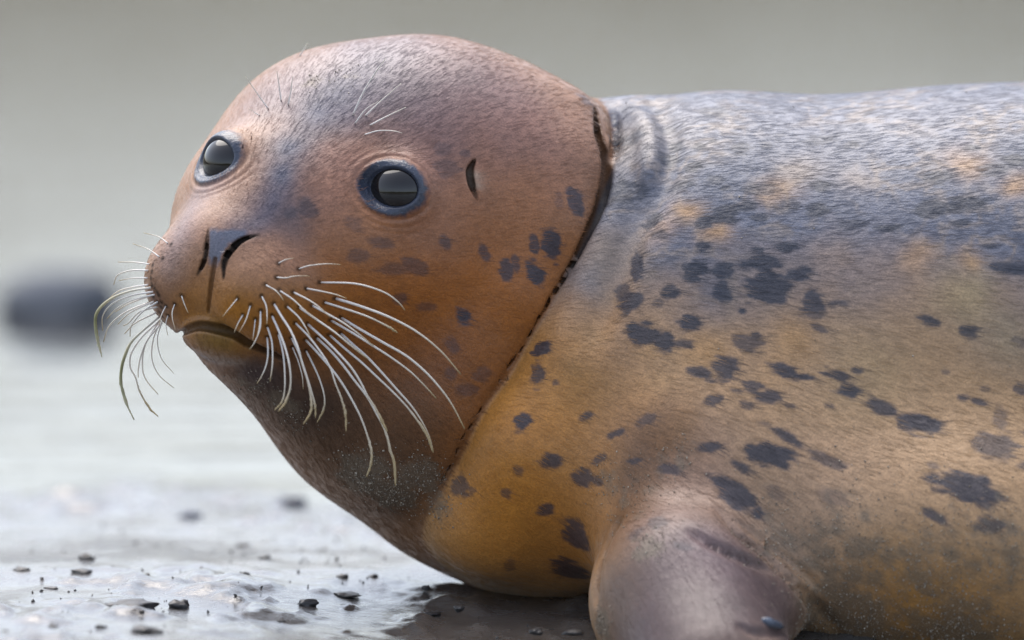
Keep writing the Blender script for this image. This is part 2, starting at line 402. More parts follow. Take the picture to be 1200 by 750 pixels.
# ------------------------------------------------------------------ pigment: brushes and spots laid on the skin, sky tint and furrow shade painted in
def on_skin(pts):
    pts = np.asarray(pts, F).reshape(-1, 2); d = trace(base, pts[:, 0], pts[:, 1])
    d[d > 880] = 120; P = at(pts[:, 0], pts[:, 1], d); return P, grad(base, P, 2.)
NOSE = on_skin([(258, 285)])[0][0]
def flow(P, N):                    # the way the hair lies
    r = P - NOSE; r = r / (np.linalg.norm(r, axis=1, keepdims=True) + 1e-6)
    k = np.clip((P[:, 0] + .52 * P[:, 1] - 770) / 90, 0, 1)[:, None]        # behind the neck fold
    low = np.clip((P[:, 1] - 250) / 350, 0, 1)
    b = np.stack([np.ones(len(P)), .06 + .5 * low, .15 - .1 * low], 1)
    fl = np.exp(-((P[:, 0] - 800) / 130) ** 2 - ((P[:, 1] - 720) / 110) ** 2)[:, None]
    b = b * (1 - fl) + fl * np.array([.35, 1, -.6])
    t = r * (1 - k) + b * k
    t = t - N * (t * N).sum(1, keepdims=True)
    return (t / (np.linalg.norm(t, axis=1, keepdims=True) + 1e-6)).astype(F)
BROWN = (.41, .145, .036); GREY = (.125, .138, .185); TAN = (.56, .33, .16); DARKG = (.066, .074, .120); MAUVE = (.098, .066, .066)  # the greys hold the sky's blue light in their colour
PURP = (.235, .142, .135); ORNG = (.45, .155, .032)  # purple holds the sky's lilac sheen on the crown in its colour
BRUSH = [  # u, v, radius, colour, strength (soft edged, in order)
 (470, 90, 150, (.18, .135, .15), .9), (600, 150, 110, (.27, .155, .135), .85), (330, 110, 70, (.27, .215, .225), .8),
 (440, 330, 120, BROWN, .85), (560, 330, 120, ORNG, .95), (590, 240, 80, (.38, .175, .09), .7), (520, 440, 110, (.26, .088, .02), .9),
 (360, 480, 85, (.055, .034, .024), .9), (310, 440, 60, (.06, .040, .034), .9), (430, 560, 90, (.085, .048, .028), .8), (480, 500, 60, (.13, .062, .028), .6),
 (500, 250, 70, (.33, .165, .105), .75), (520, 160, 60, PURP, .6), (400, 200, 40, (.36, .19, .14), .75), (395, 245, 40, (.34, .18, .13), .7), (430, 280, 40, (.40, .19, .10), .6),
 (400, 110, 45, DARKG, .85), (365, 140, 38, DARKG, .9), (340, 180, 34, DARKG, .95), (330, 215, 30, DARKG, .95), (310, 245, 32, DARKG, .9), (345, 260, 30, (.12, .105, .13), .7), (290, 262, 26, (.09, .095, .14), .8),
 (430, 70, 70, (.12, .115, .155), .7), (470, 115, 50, (.14, .12, .14), .6), (540, 90, 60, (.19, .145, .15), .5),
 (215, 275, 40, (.33, .25, .245), .7), (290, 320, 45, (.30, .20, .17), .6), (200, 310, 30, (.32, .23, .21), .7), (340, 315, 40, (.34, .20, .15), .6),
 (275, 365, 50, (.44, .19, .035), .95), (215, 365, 40, (.40, .18, .045), .95), (330, 375, 45, (.40, .165, .038), .9), (180, 345, 22, (.17, .09, .06), .8), (385, 385, 50, (.36, .14, .035), .8),
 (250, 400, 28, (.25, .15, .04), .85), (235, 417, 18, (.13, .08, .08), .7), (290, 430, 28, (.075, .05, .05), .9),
 (255, 210, 30, (.34, .25, .25), .6), (230, 240, 30, (.34, .26, .25), .7), (564, 208, 9, (.62, .50, .40), .8), (562, 222, 7, (.6, .48, .38), .7),
]
BRUSH_BODY = [
 (620, 480, 120, (.55, .255, .075), 1), (600, 600, 120, (.56, .245, .065), 1), (680, 640, 90, (.42, .19, .06), .8), (690, 380, 70, (.46, .27, .14), .7), (640, 430, 50, (.50, .25, .085), .7),
 (740, 170, 60, (.22, .19, .175), .8), (720, 300, 55, (.33, .27, .225), .7), (690, 330, 30, (.36, .34, .36), .5),
 (760, 530, 55, (.20, .092, .03), .9), (740, 600, 50, (.15, .078, .035), .85), (740, 480, 40, (.34, .17, .065), .5),
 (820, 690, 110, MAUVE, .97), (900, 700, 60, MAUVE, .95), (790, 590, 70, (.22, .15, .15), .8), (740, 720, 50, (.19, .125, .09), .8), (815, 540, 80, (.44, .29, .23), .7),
 (1000, 560, 170, (.54, .335, .195), .8), (1120, 520, 130, (.52, .34, .20), .75), (950, 640, 110, (.55, .40, .28), .7), (1100, 640, 120, (.56, .38, .24), .7), (1080, 720, 110, (.44, .23, .075), .9), (930, 570, 90, (.52, .34, .22), .7),
 (860, 420, 40, (.48, .31, .19), .7), (928, 398, 34, TAN, .8), (1010, 440, 60, (.48, .34, .20), .6), (1130, 305, 16, TAN, .9), (1130, 350, 40, (.44, .34, .19), .6), (935, 205, 26, (.42, .33, .26), .6), (1130, 185, 24, TAN, .6), (1000, 210, 24, (.42, .33, .26), .5),
 (840, 275, 20, TAN, .8), (805, 245, 16, TAN, .7), (775, 270, 20, (.44, .28, .20), .6), (915, 230, 20, TAN, .6), (1190, 215, 22, TAN, .7), (1075, 300, 20, TAN, .5), (830, 400, 26, TAN, .7), (1180, 400, 40, (.42, .34, .23), .5),
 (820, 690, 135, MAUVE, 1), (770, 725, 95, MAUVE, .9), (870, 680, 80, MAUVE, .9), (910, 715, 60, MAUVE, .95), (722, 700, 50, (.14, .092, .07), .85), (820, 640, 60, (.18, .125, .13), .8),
 (742, 300, 22, (.23, .165, .11), .75), (720, 345, 22, (.26, .17, .09), .75), (697, 392, 24, (.32, .19, .085), .7), (672, 430, 24, (.36, .20, .08), .6),  # painted shading along the furrow behind the neck roll
 (775, 515, 42, (.19, .088, .03), .85), (750, 565, 42, (.16, .078, .03), .85), (722, 615, 36, (.18, .09, .035), .8), (800, 490, 30, (.28, .15, .06), .5),
]
def zb(x, y, a, b, s=1, g=0): return (700 + x / 2.344, 80 + y / 2.344, a / 2.344, b / 2.344, g, min(1, s * 1.25 + .08))
def zc(x, y, a, b, s=1, g=12): return (780 + x / 2.857, 360 + y / 2.857, a / 2.857, b / 2.857, g, s)
SPOT = [  # u, v, semi-axis along, across, angle, strength
 (675, 236, 18, 8, 80, .9), (646, 283, 18, 10, 78, 1), (626, 285, 10, 5, 80, .9), (593, 317, 13, 8, 70, .9), (604, 308, 10, 4, 80, .8), (628, 322, 15, 9, 62, 1),
 (567, 297, 10, 6, 60, .8), (544, 370, 9, 9, 0, 1), (522, 285, 8, 6, 45, .7), (460, 315, 18, 7, 0, .5), (487, 312, 16, 8, 20, .6), (420, 300, 11, 7, 0, .5),
 (447, 285, 13, 6, 10, .5), (362, 245, 13, 9, 60, .6), (340, 250, 9, 7, 0, .5), (518, 175, 9, 9, 0, .35), (525, 197, 13, 10, 0, .4), (545, 180, 5, 4, 0, .45),
 (530, 405, 11, 6, 70, .5), (528, 437, 8, 6, 90, .5), (565, 437, 11, 9, 0, .45), (548, 457, 13, 6, 0, .45), (500, 360, 11, 5, 0, .45), (415, 262, 11, 7, 20, .35), (468, 350, 7, 6, 0, .6), (655, 235, 8, 5, 80, .4),
 (634, 408, 10, 8, 0, 1), (630, 438, 14, 9, 70, .9), (651, 449, 4, 4, 0, .7), (612, 494, 11, 9, 100, 1), (686, 488, 8, 5, -20, .9), (645, 541, 12, 8, 0, .95), (607, 551, 7, 6, 90, .7),
 (540, 570, 12, 10, 60, .8), (553, 575, 6, 5, 0, .6), (593, 578, 6, 5, 0, .7), (639, 597, 10, 6, -20, .9), (684, 559, 10, 9, 0, .9), (700, 564, 6, 5, 0, .8), (676, 627, 18, 13, 60, .9),
 (668, 668, 21, 11, 28, .9), (597, 664, 9, 6, 90, .55), (722, 508, 11, 4, -15, .9), (757, 492, 13, 7, -10, .7), (702, 538, 9, 4, -20, .8), (742, 540, 9, 3, 0, .8), (783, 550, 15, 6, 15, .8),
 (739, 165, 15, 7, 38, .8), (733, 130, 7, 5, 0, .5), (725, 225, 17, 14, 0, .85), (749, 223, 9, 6, 90, .8), (763, 255, 13, 10, 0, .9), (772, 275, 9, 6, 0, .7), (744, 310, 15, 9, 80, .95), (725, 338, 10, 9, 0, .8), (735, 355, 15, 12, 0, .95),
 (755, 393, 20, 13, 8, 1), (777, 401, 13, 11, 20, 1), (785, 342, 11, 9, -30, .9), (770, 355, 8, 7, 0, .6), (800, 403, 11, 5, 0, .8), (690, 110, 9, 4, 20, .6), (770, 612, 10, 6, 0, .6), (800, 640, 10, 5, 20, .5), (745, 625, 9, 5, -30, .5),
] + [zb(*q) for q in ((325,120,35,14,.5),(185,160,20,12,.5),(215,207,18,12,.7),(280,215,16,10,.7),(320,200,12,6,.6),(265,272,24,16,.9),(190,245,25,16,.6),(395,222,30,16,.5),(465,210,15,9,.5),(610,198,35,14,.4),(700,208,25,10,.5),(505,185,14,6,.4),(230,320,35,12,.5),(350,328,16,8,.7),(320,310,25,14,.5),(450,335,45,16,.5),(615,322,25,14,.7),(600,388,30,18,.9),(520,380,35,18,.45),(350,405,40,22,.95,-20),(300,420,25,20,.9),(415,378,25,15,.9,-15),(445,410,22,12,.7),(290,490,20,16,.9),(440,500,22,12,.8),(520,492,28,14,.9),(265,555,35,28,.9,-20),(445,535,50,24,1,-5),(350,555,30,18,.9),(475,605,72,36,1,5),(550,565,30,20,.95),(340,620,25,28,.8),(590,640,35,30,.7,60),(195,620,25,18,.9),(250,700,30,22,.8),(120,730,40,30,1),(400,665,12,8,.8),(660,645,30,10,.6),(705,430,35,12,.45),(795,440,38,11,.95),(915,385,45,22,1),(1020,375,55,22,1),(1000,425,25,10,.7),(1140,548,55,18,.9),(930,300,45,18,.6),(1090,280,40,20,.5),(1145,250,30,14,.7),(1025,218,20,8,.6),(1075,490,20,8,.6),(910,695,30,16,.7,20),(1020,725,25,16,.7))] \
  + [zc(*q) for q in ((85,55,35,25,.8),(60,125,30,12,.9),(270,115,45,30,.8),(300,95,20,12,.9),(195,200,40,38,.95),(120,220,40,16,.95),(150,245,20,8,.8),(160,310,28,16,.9,-15),(295,265,30,18,.9),(335,300,55,22,.95,5),(270,330,25,16,.8),(240,280,18,6,.7),(415,330,20,8,.8),(405,215,52,22,1,25),(460,232,45,12,1,5),(570,225,45,18,.95),(640,212,22,12,.9),(540,200,10,6,.8),(605,280,35,22,1),(550,330,14,7,.7),(725,335,52,20,.95,25),(855,390,78,32,1,20),(490,20,40,22,.7),(510,70,25,10,.8,25),(885,48,30,16,.8,20),(1020,90,30,22,.7),(1190,120,30,18,.5),(940,218,18,10,.6),(1070,275,22,10,.6),(995,303,20,12,.9),(1050,318,28,11,.9),(1120,370,35,24,.6,90),(1190,275,25,20,.8),(1105,465,78,42,.8),(150,468,48,17,.95,0),(355,495,80,36,1,10),(405,435,52,16,.95,32),(255,535,40,16,.95,25),(230,625,95,40,.95,38),(330,390,25,8,.5),(540,510,62,20,.75,25),(560,640,52,25,.4,25),(895,530,20,8,.6,30),(1005,605,108,42,1,20),(1065,660,30,20,.9),(905,700,40,16,.95,30),(1085,725,50,25,.9),(360,620,38,20,.45,30))]
def rand_spots():
    for k in range(70): yield (rng.uniform(1215, 2300), rng.uniform(120, 640), rng.uniform(8, 26), rng.uniform(5, 12), rng.uniform(0, 25), rng.uniform(.6, 1))
SPOT += list(rand_spots())
_sp = np.array(SPOT, F); _sP, _sN = on_skin(_sp[:, :2])
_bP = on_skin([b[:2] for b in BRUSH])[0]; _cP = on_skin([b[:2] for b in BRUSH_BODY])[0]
def head_side(P):                 # 1 on the head and throat, 0 behind the neck fold
    h = smin(muzzle(P, head_mass(P)), neck(P), 90); b = smin(torso(P), flipper(P), 70)
    return 1 / (1 + np.exp(np.clip((h - b) / 1.5, -30, 30)))
def pigment(P, N):
    P = np.asarray(P, F); hs = head_side(P)[:, None]
    n1 = fbm(P / 70., 3, 3); n2 = fbm(P / 26., 3, 9)
    warp = (np.stack([fbm(P / 60., 2, 20 + i) for i in range(3)], 1) - .5) * 40
    Pw = P + warp.astype(F)
    head = np.tile(np.array((.33, .17, .085)), (len(P), 1))
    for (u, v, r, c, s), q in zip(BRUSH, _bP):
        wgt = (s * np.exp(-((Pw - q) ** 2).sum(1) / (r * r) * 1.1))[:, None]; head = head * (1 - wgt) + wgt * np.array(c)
    up = np.clip((470 - P[:, 1] + (n1 - .5) * 160) / 200, 0, 1)[:, None]
    body = np.array((.52, .33, .18)) * (1 - up) + np.array(GREY) * up
    pat = np.clip((np.abs(n2 - .5) * -9 + 1) * .8, 0, 1) * np.clip((n1 - .42) * 6, 0, 1)        # pale ring-like mottling of the grey back
    pat = (pat * .55)[:, None] * up; body = body * (1 - pat) + pat * np.array((.40, .31, .23))
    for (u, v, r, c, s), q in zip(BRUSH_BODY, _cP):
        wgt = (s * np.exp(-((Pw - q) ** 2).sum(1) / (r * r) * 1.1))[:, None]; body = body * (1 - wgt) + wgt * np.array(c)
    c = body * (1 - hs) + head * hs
    c = c * (.86 + .28 * n2)[:, None] * (.9 + .2 * fbm(P / 8., 2, 31))[:, None]
    lum = c.mean(1, keepdims=True); c = np.clip(lum + (c - lum) * 1.2, .006, 1) * .86
    sp = np.zeros(len(P)); A_ = np.array([[.97, .24, 0], [-.24, .97, 0], [0, 0, 1]]); edge = (fbm((P @ A_.T) / np.array([15., 4.5, 8.]), 2, 50) - .5) * 1.9 + (fbm(P / 24., 2, 57) - .5) * .9
    for (u, v, a, b, ang, st), q, nn in zip(_sp, _sP, _sN):
        R = max(a, b) * 2.6 + 4; m = np.abs(P - q).max(1) < R
        if not m.any(): continue
        t = np.array([math.cos(math.radians(ang)), math.sin(math.radians(ang)), 0]); f1 = t - nn * (t @ nn); k1 = np.linalg.norm(f1); f1 = f1 / k1; f2 = np.cross(nn, f1)
        g = max(.35, abs(nn[2])); qq = P[m] - q
        e = np.sqrt((qq @ f1 * max(k1, .4) / a) ** 2 + (qq @ f2 * max(math.hypot(f2[0], f2[1]), .4) / b) ** 2 + ((qq @ nn) / (2 * max(a, b))) ** 2)
        soft = 5.5 / max(b, 5)
        val = st * np.clip((1.08 - e + edge[m] * .6) / (.22 + soft * .25) + .5, 0, 1)
        sp[m] = np.maximum(sp[m], val)
    return c, sp
_pad = on_skin([(250, 274), (250, 284), (250, 296), (251, 306), (255, 297), (259, 287), (266, 280), (275, 276), (282, 275), (270, 275), (258, 276), (254, 284)])[0]
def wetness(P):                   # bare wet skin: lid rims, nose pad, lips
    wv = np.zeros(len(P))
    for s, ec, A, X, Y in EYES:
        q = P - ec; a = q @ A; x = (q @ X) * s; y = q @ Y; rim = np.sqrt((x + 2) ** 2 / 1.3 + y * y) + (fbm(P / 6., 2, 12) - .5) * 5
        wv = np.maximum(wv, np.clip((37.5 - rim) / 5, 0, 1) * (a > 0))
    e, t = seg_near(P, _pad, 30); wv = np.maximum(wv, np.clip((10.5 - e + (fbm(P / 5., 2, 66) - .5) * 5) / 7, 0, 1) * .9)
    lip = np.array([H(120, -20, -203), H(125, 6, -200), H(112, 34, -205)], F)
    e, t = seg_near(P, lip, 30); wv = np.maximum(wv, np.clip((14 - e) / 6, 0, 1) * .6)
    return wv
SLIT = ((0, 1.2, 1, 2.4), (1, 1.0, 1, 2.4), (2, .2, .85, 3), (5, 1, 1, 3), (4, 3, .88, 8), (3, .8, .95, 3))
def slits(P, fold=1):                     # shade painted into nostrils, lip groove, ear and mouth line; shade and lodged dirt in the neck fold
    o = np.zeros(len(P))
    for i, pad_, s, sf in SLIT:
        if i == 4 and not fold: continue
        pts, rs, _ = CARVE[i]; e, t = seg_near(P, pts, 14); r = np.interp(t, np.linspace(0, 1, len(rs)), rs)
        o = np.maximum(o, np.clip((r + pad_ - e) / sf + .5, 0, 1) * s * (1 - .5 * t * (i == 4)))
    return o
def vnormals(V, Q, polys):
    T = np.vstack([Q[:, [0, 1, 2]], Q[:, [0, 2, 3]]] + ([np.array([[p[0], p[i], p[i + 1]] for p in polys for i in range(1, len(p) - 1)])] if polys else []))
    fnm = np.cross(V[T[:, 1]] - V[T[:, 0]], V[T[:, 2]] - V[T[:, 0]]); N = np.zeros((len(V), 3))
    for i in range(3):
        for k in range(3): N[:, k] += np.bincount(T[:, i], fnm[:, k], len(V))
    return (N / (np.linalg.norm(N, axis=1, keepdims=True) + 1e-9)).astype(F), T
V, Q, polys = build_skin()
VN, TRI = vnormals(V, Q, polys)
# mud smears: where they are, 0..1
MUD = [(430, 560, 45, .95), (460, 580, 40, 1), (490, 560, 35, .95), (515, 590, 30, .7), (300, 450, 30, .6), (330, 470, 30, .6), (350, 490, 35, .5), (740, 590, 60, .42), (715, 560, 40, .45), (760, 640, 35, .6), (705, 730, 26, .9), (790, 540, 30, .5),
       (1000, 660, 100, .6), (1100, 680, 100, .65), (920, 640, 70, .5), (1180, 640, 80, .6), (1000, 730, 90, .8), (1120, 740, 90, .8), (400, 92, 30, .4), (370, 95, 24, .4)]
_mP = on_skin([m[:2] for m in MUD])[0]
def mudmask(P):
    o = np.zeros(len(P))
    for (u, v, r, s), q in zip(MUD, _mP): o = np.maximum(o, s * np.exp(-((P - q) ** 2).sum(1) / (r * r)))
    return o
COAT, SPT = pigment(V, VN)
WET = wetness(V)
MUDM = mudmask(V)
MD = fbm(V / 14., 3, 77)
mudc = np.clip((MUDM + (MD - .5) * .9 - .42) * 4, 0, 1)
COL = COAT * (1 - SPT[:, None] * .9) + np.array((.016, .022, .042)) * SPT[:, None] * .9
COL = COL * (1 - .7 * mudc[:, None]) + np.array((.175, .135, .092)) * .7 * mudc[:, None]
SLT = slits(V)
fol = np.zeros(len(V)); ROOTS = on_skin([p_[0] for _, _, p_ in NEAR] + [(p_[0][0] + 3, p_[0][1] + 1) for _, _, p_ in FAR])[0]
for rt in ROOTS: fol = np.maximum(fol, np.clip((4.2 - np.linalg.norm(V - rt, axis=1)) / 2, 0, 1))
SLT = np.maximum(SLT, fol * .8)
PADW = np.clip((11 - seg_near(V, _pad, 30)[0]) / 3, 0, 1)
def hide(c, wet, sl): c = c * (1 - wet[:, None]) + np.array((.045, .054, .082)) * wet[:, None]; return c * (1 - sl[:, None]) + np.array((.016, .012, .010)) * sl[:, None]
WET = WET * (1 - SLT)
COL = COL * (1 - WET[:, None]) + (np.array((.045, .054, .082)) * (1 - PADW[:, None]) + np.array((.105, .125, .175)) * PADW[:, None]) * WET[:, None]; COL = hide(COL, 0 * WET, SLT)  # blue of the wet lid rims paints in the sky's reflection
# ------------------------------------------------------------------ seal materials
k = Nodes('seal_skin'); a_ = k.attr('pigment'); wv_ = k.attr('wet')
fine = k.noise(900, 3, .6, k.coords()); med = k.noise(160, 4, .6, k.coords())
k.l(k.mix(1.0, a_.outputs['Color'], k.ramp(fine, [(.25, .72), (.75, 1.2)]), 'MULTIPLY'), k.b.inputs['Base Color'])
k.l(k.math('ADD', k.math('MULTIPLY', wv_.outputs['Fac'], -.36), .5), k.b.inputs['Roughness'])
dry_ = k.attr('dry').outputs['Fac']
k.l(k.math('MULTIPLY', dry_, .2), k.b.inputs['Sheen Weight']); k.l(k.math('ADD', k.math('MULTIPLY', k.math('MAXIMUM', dry_, wv_.outputs['Fac']), .45), .05), k.b.inputs['Specular IOR Level']); k.l(k.math('MULTIPLY', dry_, .3), k.b.inputs['Coat Weight'])
k.set(Coat_Roughness=.38, Sheen_Roughness=.3)
k.l(k.bump(k.math('ADD', fine, k.math('MULTIPLY', med, 2.5)), .28, .0012), k.b.inputs['Normal'])
SKIN = k.m
k = Nodes('seal_fur'); a_ = k.attr('pigment')
k.l(a_.outputs['Color'], k.b.inputs['Base Color']); nv_ = k.attr('skin_normal'); ge_ = k.n('ShaderNodeNewGeometry'); mx_ = k.n('ShaderNodeMix', data_type='VECTOR'); mx_.inputs[0].default_value = .2
k.l(nv_.outputs['Vector'], mx_.inputs[4]); k.l(ge_.outputs['Normal'], mx_.inputs[5]); nn_ = k.n('ShaderNodeVectorMath', operation='NORMALIZE'); k.l(mx_.outputs[1], nn_.inputs[0]); k.l(nn_.outputs[0], k.b.inputs['Normal'])
k.set(Roughness=.52, Specular_IOR_Level=.45, Sheen_Weight=.2, Sheen_Roughness=.3, Coat_Weight=.28, Coat_Roughness=.38)
FUR = k.m
k = Nodes('whisker_keratin'); t_ = k.attr('run'); nz = k.noise(700, 2, .5, k.coords())
k.l(k.ramp(k.math('ADD', t_.outputs['Fac'], k.math('MULTIPLY', nz, .2)), [(.0, (.30, .26, .24)), (.14, (.80, .77, .74)), (.62, (.74, .68, .58)), (.95, (.40, .30, .15))]), k.b.inputs['Base Color'])
k.set(Roughness=.35, Specular_IOR_Level=.5); WHISK = k.m
k = Nodes('whisker_algae'); t_ = k.attr('run')
k.l(k.ramp(t_.outputs['Fac'], [(.0, (.75, .72, .66)), (.35, (.55, .5, .32)), (.6, (.22, .22, .09)), (.95, (.5, .46, .30))]), k.b.inputs['Base Color']); k.set(Roughness=.5); WHISKA = k.m
k = Nodes('eye_black'); k.set(Base_Color=(.010, .008, .008, 1), Roughness=.03, Specular_IOR_Level=.5, Coat_Weight=.25, Coat_Roughness=.02)
EYEM = k.m
k = Nodes('sand_grain'); oi = k.noise(420, 1, .5, k.coords())
k.l(k.ramp(oi, [(.35, (.17, .14, .11)), (.52, (.30, .25, .19)), (.75, (.55, .49, .40))]), k.b.inputs['Base Color']); k.set(Roughness=.45); GRAIN = k.m
k = Nodes('claw_horn'); k.set(Base_Color=(.10, .12, .16, 1), Roughness=.12); CLAW = k.m
# ------------------------------------------------------------------ the seal
seal = bpy.data.objects.new('harbour_seal', None); col.objects.link(seal)
ORIG = world(np.array([820., 700., 100.])); ORIG[2] = 0
seal.location = ORIG
tag(seal, 'spotted brown and grey seal lying on wet mud with head turned and long white whiskers', 'seal')
def loc(P): return world(P) - ORIG
faces = Q.tolist() + polys
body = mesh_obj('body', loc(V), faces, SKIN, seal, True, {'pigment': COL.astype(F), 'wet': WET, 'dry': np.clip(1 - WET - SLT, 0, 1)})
for s, ec, A, X, Y in EYES:
    import bmesh
    bm = bmesh.new(); bmesh.ops.create_uvsphere(bm, u_segments=48, v_segments=32, radius=float(EYER) * S)
    me = bpy.data.meshes.new('eye'); bm.to_mesh(me); bm.free(); me.polygons.foreach_set('use_smooth', np.ones(len(me.polygons), bool)); me.materials.append(EYEM)
    e = bpy.data.objects.new('eye', me); col.objects.link(e); e.parent = seal; e.location = loc(ec)
# fur
def sample_skin(count, wfun):
    c = V[TRI].mean(1); cr = np.cross(V[TRI[:, 1]] - V[TRI[:, 0]], V[TRI[:, 2]] - V[TRI[:, 0]]); ar = np.linalg.norm(cr, axis=1) / 2
    nz = VN[TRI].mean(1)[:, 2]
    p = ar * wfun(c, nz); p = p / p.sum(); f_ = rng.choice(len(TRI), count, p=p)
    a = rng.random((count, 2)); a[a.sum(1) > 1] = 1 - a[a.sum(1) > 1]; b = np.column_stack([1 - a.sum(1), a])
    T = TRI[f_]
    g = lambda A_: (A_[T] * (b if A_.ndim == 1 else b[:, :, None])).sum(1)
    return g
def furw(c, nz):
    o = ((c[:, 0] < 1240) & (c[:, 1] < 775) & (nz < .62)).astype(float)
    return o * np.where(c[:, 0] < 520, 1.35, 1.0)
NH = 62000
g = sample_skin(NH, furw); P = g(V).astype(F); N = g(VN).astype(F); N /= np.linalg.norm(N, axis=1, keepdims=True)
keep = (g(WET) < rng.uniform(.15, .6, NH)) & (g(SLT) < .5); P, N = P[keep], N[keep]
hc, hsp = pigment(P, N); hm = mudmask(P); NHK = len(P)
T = flow(P, N); Bn = np.cross(N, T)
sw = (fbm(P / 30., 2, 90) - .5) * .3 + rng.normal(0, .10, NHK)
T = T * np.cos(sw)[:, None] + Bn * np.sin(sw)[:, None]
muz = np.exp(-((P - NOSE) ** 2).sum(1) / 120 ** 2)
ln = (13 - 7 * muz + 4 * np.clip((P[:, 0] - 640) / 200, 0, 1)) * rng.uniform(.6, 1.25, NHK)
lift = rng.uniform(.1, .6, NHK) * (1 - .4 * muz)
pts = np.zeros((NHK, 4, 3))
for i, s_ in enumerate((0, .33, .68, 1.)):
    pts[:, i] = P - N * .35 + T * (ln * s_)[:, None] + N * (lift * math.sin(s_ * 2.3) + .1 * s_)[:, None]
for i, hgt in ((1, .55), (2, .7), (3, .5)):       # strands follow hollows and swellings of the skin
    for _ in range(2):
        q_ = pts[:, i].astype(F); s_ = fn(q_); pts[:, i] += N * np.clip(hgt * lift - s_, -4, 8)[:, None]
tipin = np.maximum(slits(pts[:, 2].astype(F), 0), slits(pts[:, 3].astype(F), 0)) < .45
P, N, hc, hsp, hm, pts = P[tipin], N[tipin], hc[tipin], hsp[tipin], hm[tipin], pts[tipin]; NHK = len(P)
hcol = hc * (1 - hsp[:, None] * .9) + np.array((.016, .022, .042)) * hsp[:, None] * .9
mk = np.clip((hm + (fbm(P / 14., 3, 77) - .5) * .9 - .42) * 4, 0, 1)[:, None] * .7; hcol = hcol * (1 - mk) + np.array((.175, .135, .092)) * mk
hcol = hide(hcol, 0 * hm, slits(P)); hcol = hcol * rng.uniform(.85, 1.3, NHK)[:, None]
cu = bpy.data.hair_curves.new('fur'); cu.add_curves([4] * NHK)
cu.points.foreach_set('position', loc(pts.reshape(-1, 3)).astype(F).ravel())
rad = np.tile(np.array([.15, .17, .14, .04]) * S, NHK).astype(F)
ra = cu.attributes.get('radius') or cu.attributes.new('radius', 'FLOAT', 'POINT'); ra.data.foreach_set('value', rad)
ca = cu.attributes.new('pigment', 'FLOAT_COLOR', 'CURVE'); ca.data.foreach_set('color', np.hstack([hcol, np.ones((NHK, 1))]).astype(F).ravel())
na = cu.attributes.new('skin_normal', 'FLOAT_VECTOR', 'CURVE'); na.data.foreach_set('vector', (N[:, :1] * np.array([1., 0, 0]) - N[:, 1:2] * UPW + N[:, 2:] * FWD).astype(F).ravel())
cu.materials.append(FUR)
fo = bpy.data.objects.new('fur', cu); col.objects.link(fo); fo.parent = seal; tag(fo, kind='stuff')
# sand and mud grains stuck to the coat
def octa(Pc, Nc, r):
    n = len(Pc); R = rng.normal(0, 1, (n, 3)); a = R / np.linalg.norm(R, axis=1, keepdims=True); b = np.cross(a, rng.normal(0, 1, (n, 3))); b /= np.linalg.norm(b, axis=1, keepdims=True); c = np.cross(a, b)
    k_ = rng.uniform(.6, 1.3, (n, 3)) * r[:, None]
    VV = np.stack([a * k_[:, :1], -a * k_[:, :1], b * k_[:, 1:2], -b * k_[:, 1:2], c * k_[:, 2:], -c * k_[:, 2:]], 1) + Pc[:, None]
    fc = np.array([[0, 2, 4], [2, 1, 4], [1, 3, 4], [3, 0, 4], [2, 0, 5], [1, 2, 5], [3, 1, 5], [0, 3, 5]])
    return VV.reshape(-1, 3), (np.arange(n)[:, None, None] * 6 + fc).reshape(-1, 3)
def sandw(c, nz): return ((c[:, 0] < 1240) & (c[:, 1] < 775) & (nz < .1)) * (mudmask(c) ** 2 + .0008 * (c[:, 0] > 700))
g = sample_skin(9000, sandw); P = g(V); N = g(VN); ok = g(WET) < .3; P, N = P[ok], N[ok]
r_ = np.minimum(np.exp(rng.normal(math.log(.55), .55, len(P))), 1.35)
gv, gf = octa(P + N * .6 * r_[:, None], N, r_)
so = mesh_obj('sand', loc(gv), gf, GRAIN, seal, False); tag(so, kind='stuff')
# whiskers, each a tube of its own
def spline(pts, n):
    pts = np.asarray(pts, float); q = np.vstack([2 * pts[0] - pts[1], pts, 2 * pts[-1] - pts[-2]]); o = []
    for x in np.linspace(0, len(pts) - 1, n):
        i = min(int(x), len(pts) - 2); f_ = x - i; a, b, c, e = q[i:i + 4]; o.append(.5 * (2 * b + (c - a) * f_ + (2 * a - 5 * b + 4 * c - e) * f_ ** 2 + (3 * b - a - 3 * c + e) * f_ ** 3))
    return np.array(o)
def tube(path, rad, sides=7):
    n = len(path); tg = np.gradient(path, axis=0); tg /= np.linalg.norm(tg, axis=1, keepdims=True)
    ref = np.array([.3, .2, -.93]); a = np.cross(tg, ref); a /= np.linalg.norm(a, axis=1, keepdims=True); b = np.cross(tg, a)
    th = np.arange(sides) / sides * 2 * math.pi
    VV = path[:, None] + (a[:, None] * np.cos(th)[None, :, None] + b[:, None] * np.sin(th)[None, :, None]) * np.asarray(rad)[:, None if np.ndim(rad) == 1 else slice(None), None]
    fc = [[i * sides + j, i * sides + (j + 1) % sides, (i + 1) * sides + (j + 1) % sides, (i + 1) * sides + j] for i in range(n - 1) for j in range(sides)]
    fc += [list(range(sides))[::-1], [(n - 1) * sides + j for j in range(sides)]]
    return VV.reshape(-1, 3), fc, np.repeat(np.linspace(0, 1, n), sides)
